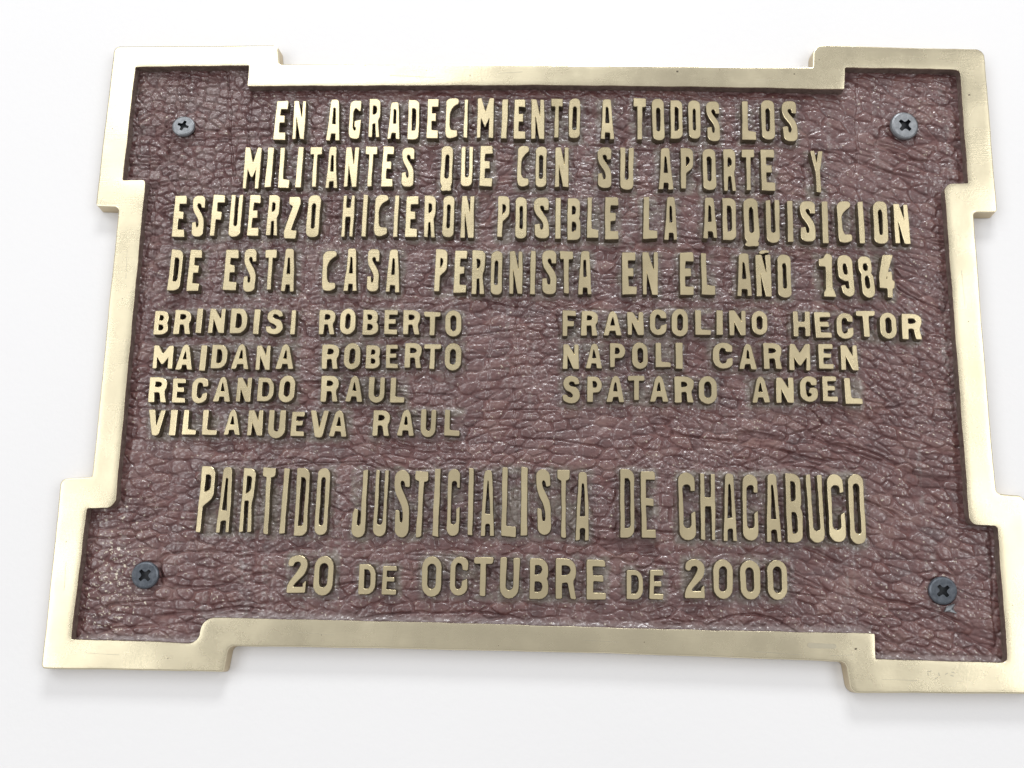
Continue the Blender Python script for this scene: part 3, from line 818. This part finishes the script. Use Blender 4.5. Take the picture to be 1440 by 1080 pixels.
for (ax, ay, bx, by, dp) in ((727, 400, 722, 690, .5), (690, 420, 684, 640, .35), (622, 430, 604, 640, .3), (1207, 105, 1202, 245, .5), (905, 420, 912, 560, .3),
                             (318, 98, 330, 250, .8), (352, 130, 348, 255, .6), (262, 100, 250, 150, .6), (1395, 760, 1400, 900, .3), (1100, 560, 1112, 650, .35)):
    pa, pb = np.array(unproj(ax, ay, .004)) * 1000, np.array(unproj(bx, by, .004)) * 1000
    t_ = np.clip((ym - pa[1]) / (pb[1] - pa[1]), 0, 1)
    out_ = np.maximum(np.maximum(pa[1] - ym, ym - pb[1]), 0)
    dd = np.abs(xm - pa[0] - t_ * (pb[0] - pa[0]) + 1.6 * fbm(ym / 7 + ax, xm * 0 + ay, 171, 2)) + out_ * .3
    lines = np.maximum(lines, dp * (1 - sstep(.1, .9, dd)))
H = H - .6 * lines
# distance to lettering and to the border
D = np.full(X.shape, 0.05)
for (x0, y0, x1, y1) in boxes:
    m_ = 0.006
    i0, i1 = np.searchsorted(ys, [y0 - m_, y1 + m_])
    j0, j1 = np.searchsorted(xs, [x0 - m_, x1 + m_])
    xx, yy = X[i0:i1, j0:j1], Y[i0:i1, j0:j1]
    dx = np.maximum(np.maximum(x0 - xx, xx - x1), 0)
    dy = np.maximum(np.maximum(y0 - yy, yy - y1), 0)
    D[i0:i1, j0:j1] = np.minimum(D[i0:i1, j0:j1], np.hypot(dx, dy))
DE = np.full(X.shape, 0.05)
sgn_bot = np.zeros(X.shape)
ip = [np.array(q[:2]) for q in inn_c]
for i in range(len(ip)):
    a, b = ip[i], ip[(i + 1) % len(ip)]
    ab = b - a
    t = np.clip(((X - a[0]) * ab[0] + (Y - a[1]) * ab[1]) / (ab @ ab), 0, 1)
    d = np.hypot(X - a[0] - t * ab[0], Y - a[1] - t * ab[1])
    bottom = 1.0 if (abs(ab[0]) > abs(ab[1]) and a[1] > 0.1) else 0.0
    sgn_bot = np.where(d < DE, bottom, sgn_bot)
    DE = np.minimum(DE, d)
near_let = 1 - sstep(0.0002, 0.0030, D + .0012 * fbm(xm / 2.2, ym / 2.2, 161, 2))
near_edge = 1 - sstep(0.0004, 0.0042, DE)
smooth = np.clip(np.maximum(near_let * .45, near_edge * (.25 + .4 * sgn_bot)), 0, 1)
H = H * (1 - smooth) + smooth * (.34 + .16 * h2 + .10 * h3 + .05 * fine)
for (px_, py_, rr_) in ((257.5, 176.5, 16), (1273, 176, 21), (203.5, 809, 19), (1326.5, 831, 20)):
    qx, qy = unproj(px_, py_, Z_SEAT)
    H = H - 1.6 * (1 - sstep(rr_ * .22e-3, rr_ * .29e-3, np.hypot(X - qx, Y - qy)))      # countersunk seats of the screws
H = H + 0.38 * (1 - sstep(0, .0022, DE)) * sgn_bot + .12 * (1 - sstep(0, .0015, D)) - .20 * (1 - sstep(.0012, .0036, DE)) * (1 - sgn_bot)
Z_GROUND = 0.0046
Z = Z_GROUND + .0003 - H * 0.00185

# wear and glare: r = dust, grime and lamp glare painted at the upper left, g = chips down to bright metal, b = tone of the paint
n1 = fbm(xm / 9, ym / 6, 101, 4, .6)
n2 = fbm(xm / 1.6, ym / 1.1, 111, 3, .6)
streak = sstep(.22, .5, fbm(xm / 3.4, ym / 90, 121, 2)) * sstep(-.1, .3, n2)
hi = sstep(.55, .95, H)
grime = near_let * sstep(-.45, .35, n1 + .45 * n2)
dust_glare = .14 * near_let + .42 * near_edge * sgn_bot + .03 * near_edge + (.50 * streak) + .12 * sstep(.15, .5, n1 + .4 * n2) + .03 * hi
dust_glare += .24 * blk * sstep(-.3, .3, n1 + n2) + .07 * sstep(.55, .95, H) * sstep(-.1, .3, n2) + .12 * (1 - G) * sstep(-.1, .4, n1)  # the upper-left term paints pale lamp glare into the colour
dust_glare = np.clip(dust_glare * .78, 0, .85)
corner = np.exp(-(((xm + 176) / 14) ** 2 + ((ym - 104) / 26) ** 2))
n3 = fbm(xm / .8, ym / .7, 131, 2, .6)
chip = sstep(.44, .52, n3 + .24 * corner - .12) * sstep(.35, .6, H + .3 * corner)
tone = np.clip(.45 + .32 * n1 + .35 * (hh * (1 - blk) + hhb * blk - .5) + .25 * n2, 0, 1)

inn_arr = dict(oA=.1301)
keep = (np.abs(X) < .1915) & (np.abs(Y) < .1330)
keep &= ~((np.abs(Y) < .0700) & (np.abs(X) > .1812))
keep &= ~((np.abs(X) < .1315) & (np.abs(Y) > .1232))
ny, nx = X.shape
idx = np.full(X.shape, -1, dtype=np.int64)
idx[keep] = np.arange(int(keep.sum()))
q = keep[:-1, :-1] & keep[1:, :-1] & keep[:-1, 1:] & keep[1:, 1:]
a, b, c, d = idx[:-1, :-1][q], idx[:-1, 1:][q], idx[1:, 1:][q], idx[1:, :-1][q]
faces = np.stack([a, b, c, d], 1).astype(np.int32)
co3 = np.stack([X[keep], Z[keep], ZC - Y[keep]], 1).astype(np.float32)
me = bpy.data.meshes.new('leather_textured_ground')
me.vertices.add(len(co3))
me.vertices.foreach_set('co', co3.ravel())
me.loops.add(faces.size)
me.loops.foreach_set('vertex_index', faces[:, ::1].ravel())
me.polygons.add(len(faces))
me.polygons.foreach_set('loop_start', np.arange(0, faces.size, 4, dtype=np.int32))
me.polygons.foreach_set('use_smooth', np.ones(len(faces), dtype=bool))
me.update(calc_edges=True)
cb = me.attributes.new('gloss', 'FLOAT', 'POINT')
cb.data.foreach_set('value', gloss[keep].astype(np.float32))
ca = me.color_attributes.new('wear_glare', 'FLOAT_COLOR', 'POINT')
ca.data.foreach_set('color', np.stack([dust_glare[keep], chip[keep], tone[keep], grime[keep]], 1).astype(np.float32).ravel())
me.materials.append(M_leather)
ground = bpy.data.objects.new('leather_textured_ground', me)
C.objects.link(ground)
ground.parent = plaque
ground.matrix_parent_inverse = plaque.matrix_world.inverted()
ground['label'] = 'maroon lacquered ground cast with a leather grain'
print('ground quads', len(faces))

# ------------------------------------------------------------------ small marks on the border
def patch(name, pts, rad, z0, z1, mt, parent=plaque):
    pp = [(*unproj(a, b, 0), r_) for a, b, r_ in pts]
    return slab(name, [resample(fillet(pp, rad, 5), .0012, .00004, 17)], [(0, z0), (0.00005, z1)], [mt, mt], parent, 1)


o = patch('solder_patch', [(1134, 903.5, .9), (1176, 905.5, .9), (1176.5, 912.5, .9), (1136, 911, .9)], .0012, -0.00012, 0.0002, M_patch)
o['label'] = 'small dull oblong patch on the lower border'
for (a, b, s) in ((1203.5, 912.5, 1.6), (1363, 133.5, 1.3), (952.5, 100.5, 1.5), (1117, 104, 1.0), (600, 99, .6), (661, 106, .7), (1012, 98, .6), (1152, 84, .7), (1300, 78, .6), (158, 181, .7), (172, 420, .6),
                  (1362, 452, .8), (1374, 601, .6), (93, 762, .8), (104, 886, .7), (236, 926, .8), (452, 893, .7), (701, 908, .7), (906, 903, .8), (1301, 962, .7), (1424, 851, .8)):
    patch('casting_pit', [(a - s, b - s * .8, .5), (a + s, b - s * .8, .5), (a + s, b + s * .8, .5), (a - s, b + s * .8, .5)], .0003, -0.00004, 0.0002, M_patina)
# a worn, no longer legible maker's stamp on the lower right border: short shallow strokes
for (a, b, c_, d_) in ((1304.5, 944.5, 1310, 943.5), (1304.5, 946, 1305.5, 950), (1314, 955, 1319, 952.5), (1320, 946, 1321, 950.5),
                       (1329, 948.5, 1333, 946.5), (1338, 945, 1343, 946.5), (1336.5, 949.5, 1341, 951)):
    t = np.array([c_ - a, d_ - b], float)
    t /= np.linalg.norm(t)
    nn = np.array([-t[1], t[0]]) * .6
    patch('stamp_stroke', [(a + nn[0], b + nn[1], .3), (c_ + nn[0], d_ + nn[1], .3), (c_ - nn[0], d_ - nn[1], .3), (a - nn[0], b - nn[1], .3)], .0003, -0.00003, 0.0002, M_patch)

# hairline scratches from polishing
for (a, b, c_, d_) in ((548, 106, 612, 109), (1065, 112, 1108, 113), (700, 103, 735, 101), (1185, 90, 1230, 93), (179, 350, 177, 392), (1352, 380, 1357, 430),
                       (1060, 916, 1128, 921), (1168, 922, 1200, 921), (420, 889, 470, 893), (120, 918, 168, 921), (93, 790, 90, 830), (820, 900, 870, 903), (1240, 955, 1290, 957)):
    t = np.array([c_ - a, d_ - b], float)
    t /= np.linalg.norm(t)
    nn = np.array([-t[1], t[0]]) * .28
    patch('scratch', [(a + nn[0], b + nn[1], 0), (c_ + nn[0], d_ + nn[1], 0), (c_ - nn[0], d_ - nn[1], 0), (a - nn[0], b - nn[1], 0)], .0003, -0.00002, 0.0002, M_patch)

# ------------------------------------------------------------------ screws
def screw(px, py, rad_px, rot, tx, ty, mt, zface, label, burr=False, arm=.5):
    x, y = unproj(px, py, zface)
    x2, _ = unproj(px + rad_px, py, zface)
    R = x2 - x
    e = bpy.data.objects.new('screw', None)
    C.objects.link(e)
    e.empty_display_size = .01
    e['label'] = label
    e['category'] = 'screw'
    e['group'] = 'cross-head screws holding the plaque to the wall'
    # build around the origin (x right, y down, z in), then place and tilt through the empty
    n = 48
    circ = [(R * math.cos(2 * math.pi * i / n), R * math.sin(2 * math.pi * i / n)) for i in range(n)]
    a_, b_ = R * arm, R * .105
    cw = []
    for k in range(4):
        t = rot + k * math.pi / 2
        ux, uy = math.cos(t), math.sin(t)
        vx, vy = -uy, ux
        for (s, l) in ((-1, b_ * 2.1), (-1, a_), (1, a_), (1, b_ * 2.1)):
            bb = b_ * (1.15 if l == a_ else 1.35)
            cw.append((ux * l + vx * bb * s, uy * l + vy * bb * s, .3))
    cross = fillet(cw, R * .16, 3)
    def local(name, loops, profile, mats, sm):
        L = []
        for i, l in enumerate(loops):
            l = [np.array(p_, float) for p_ in l]
            if (area2(l) > 0) != (i == 0):
                l = l[::-1]
            L.append(l)
        verts, fc, mi = [], [], []
        rows = []
        for (o1, o2, z) in profile:
            row = []
            for i, l in enumerate(L):
                row.append(len(verts))
                ll = offset(l, o1 if i == 0 else o2)
                for p_ in ll:
                    rr_ = min(1, math.hypot(p_[0], p_[1]) / R)
                    verts.append((p_[0], z, -p_[1]))
            rows.append(row)
        ll0 = [offset(l, profile[0][0] if i == 0 else profile[0][1]) for i, l in enumerate(L)]
        tri = tessellate_polygon([[Vector((p_[0], p_[1], 0)) for p_ in l] for l in ll0])
        for t in tri:
            A, B, D = [np.array(verts[q_]) for q_ in t]
            s = np.cross(B - A, D - A)[1]
            fc.append(tuple(t) if s < 0 else (t[0], t[2], t[1]))
            mi.append(0)
        for k in range(len(profile) - 1):
            for li, l in enumerate(L):
                m2 = len(l)
                s0, s1 = rows[k][li], rows[k + 1][li]
                for i in range(m2):
                    j = (i + 1) % m2
                    fc.append((s0 + i, s1 + i, s1 + j, s0 + j))
                    mi.append(0 if li == 0 else 1)
        mm = bpy.data.meshes.new(name)
        mm.from_pydata(verts, [], fc)
        for q_ in mats:
            mm.materials.append(q_)
        mm.polygons.foreach_set('material_index', mi)
        mm.update()
        oo = bpy.data.objects.new(name, mm)
        C.objects.link(oo)
        oo.parent = e
        return oo
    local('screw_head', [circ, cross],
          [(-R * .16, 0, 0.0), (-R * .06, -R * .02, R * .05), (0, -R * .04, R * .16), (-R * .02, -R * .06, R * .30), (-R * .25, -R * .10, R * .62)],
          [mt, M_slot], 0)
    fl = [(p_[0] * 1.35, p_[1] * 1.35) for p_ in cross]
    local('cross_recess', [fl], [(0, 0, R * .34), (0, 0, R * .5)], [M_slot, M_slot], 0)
    sh = [(R * .45 * math.cos(2 * math.pi * i / 24), R * .45 * math.sin(2 * math.pi * i / 24)) for i in range(24)]
    local('screw_shank', [sh], [(0, 0, R * .6), (0, 0, R * 2.6)], [mt, mt], 0)
    e.location = W(x, y, zface)
    e.rotation_euler = (math.radians(tx), 0, math.radians(ty))
    return e


screw(257.5, 176.5, 15.8, math.radians(18), -6, 4, M_screw_lit, 0.0012,
      'pale grey cross-head screw near the upper left corner of the plaque')
screw(1273, 176, 20.6, math.radians(42), 4, 6, M_screw_lit, 0.0008,
      'larger pale grey cross-head screw near the upper right corner of the plaque')
screw(203.5, 809, 19, math.radians(45), 3, 5, M_screw_shaded, 0.0014,
      'dark blue-grey cross-head screw near the lower left corner of the plaque')
screw(1326.5, 831, 20, math.radians(50), 7, -4, M_screw_shaded, 0.0015,
      'dark cross-head screw near the lower right corner with a bright torn burr below it')
# torn burr of metal beside the lower right screw
pp = [unproj(a, b, .0022) for a, b in ((1333, 853), (1344, 849), (1342, 856), (1346, 863), (1337, 860), (1329, 860))]
zz = [.0034, .0030, .0036, .0018, .0030, .0022]
vs = [(p_[0], p_[1], z_) for p_, z_ in zip(pp, zz)] + [(p_[0], p_[1], .0042) for p_ in pp]
cxy = np.mean(np.array(pp), 0)
vs.append((cxy[0], cxy[1], .0028))
fs = [(i, (i + 1) % 6, 12) for i in range(6)] + [(i, i + 6, (i + 1) % 6 + 6, (i + 1) % 6) for i in range(6)]
o = new_obj('metal_burr', vs, fs, [M_screw_lit], plaque)
o['label'] = 'torn silvery burr beside the lower right screw'
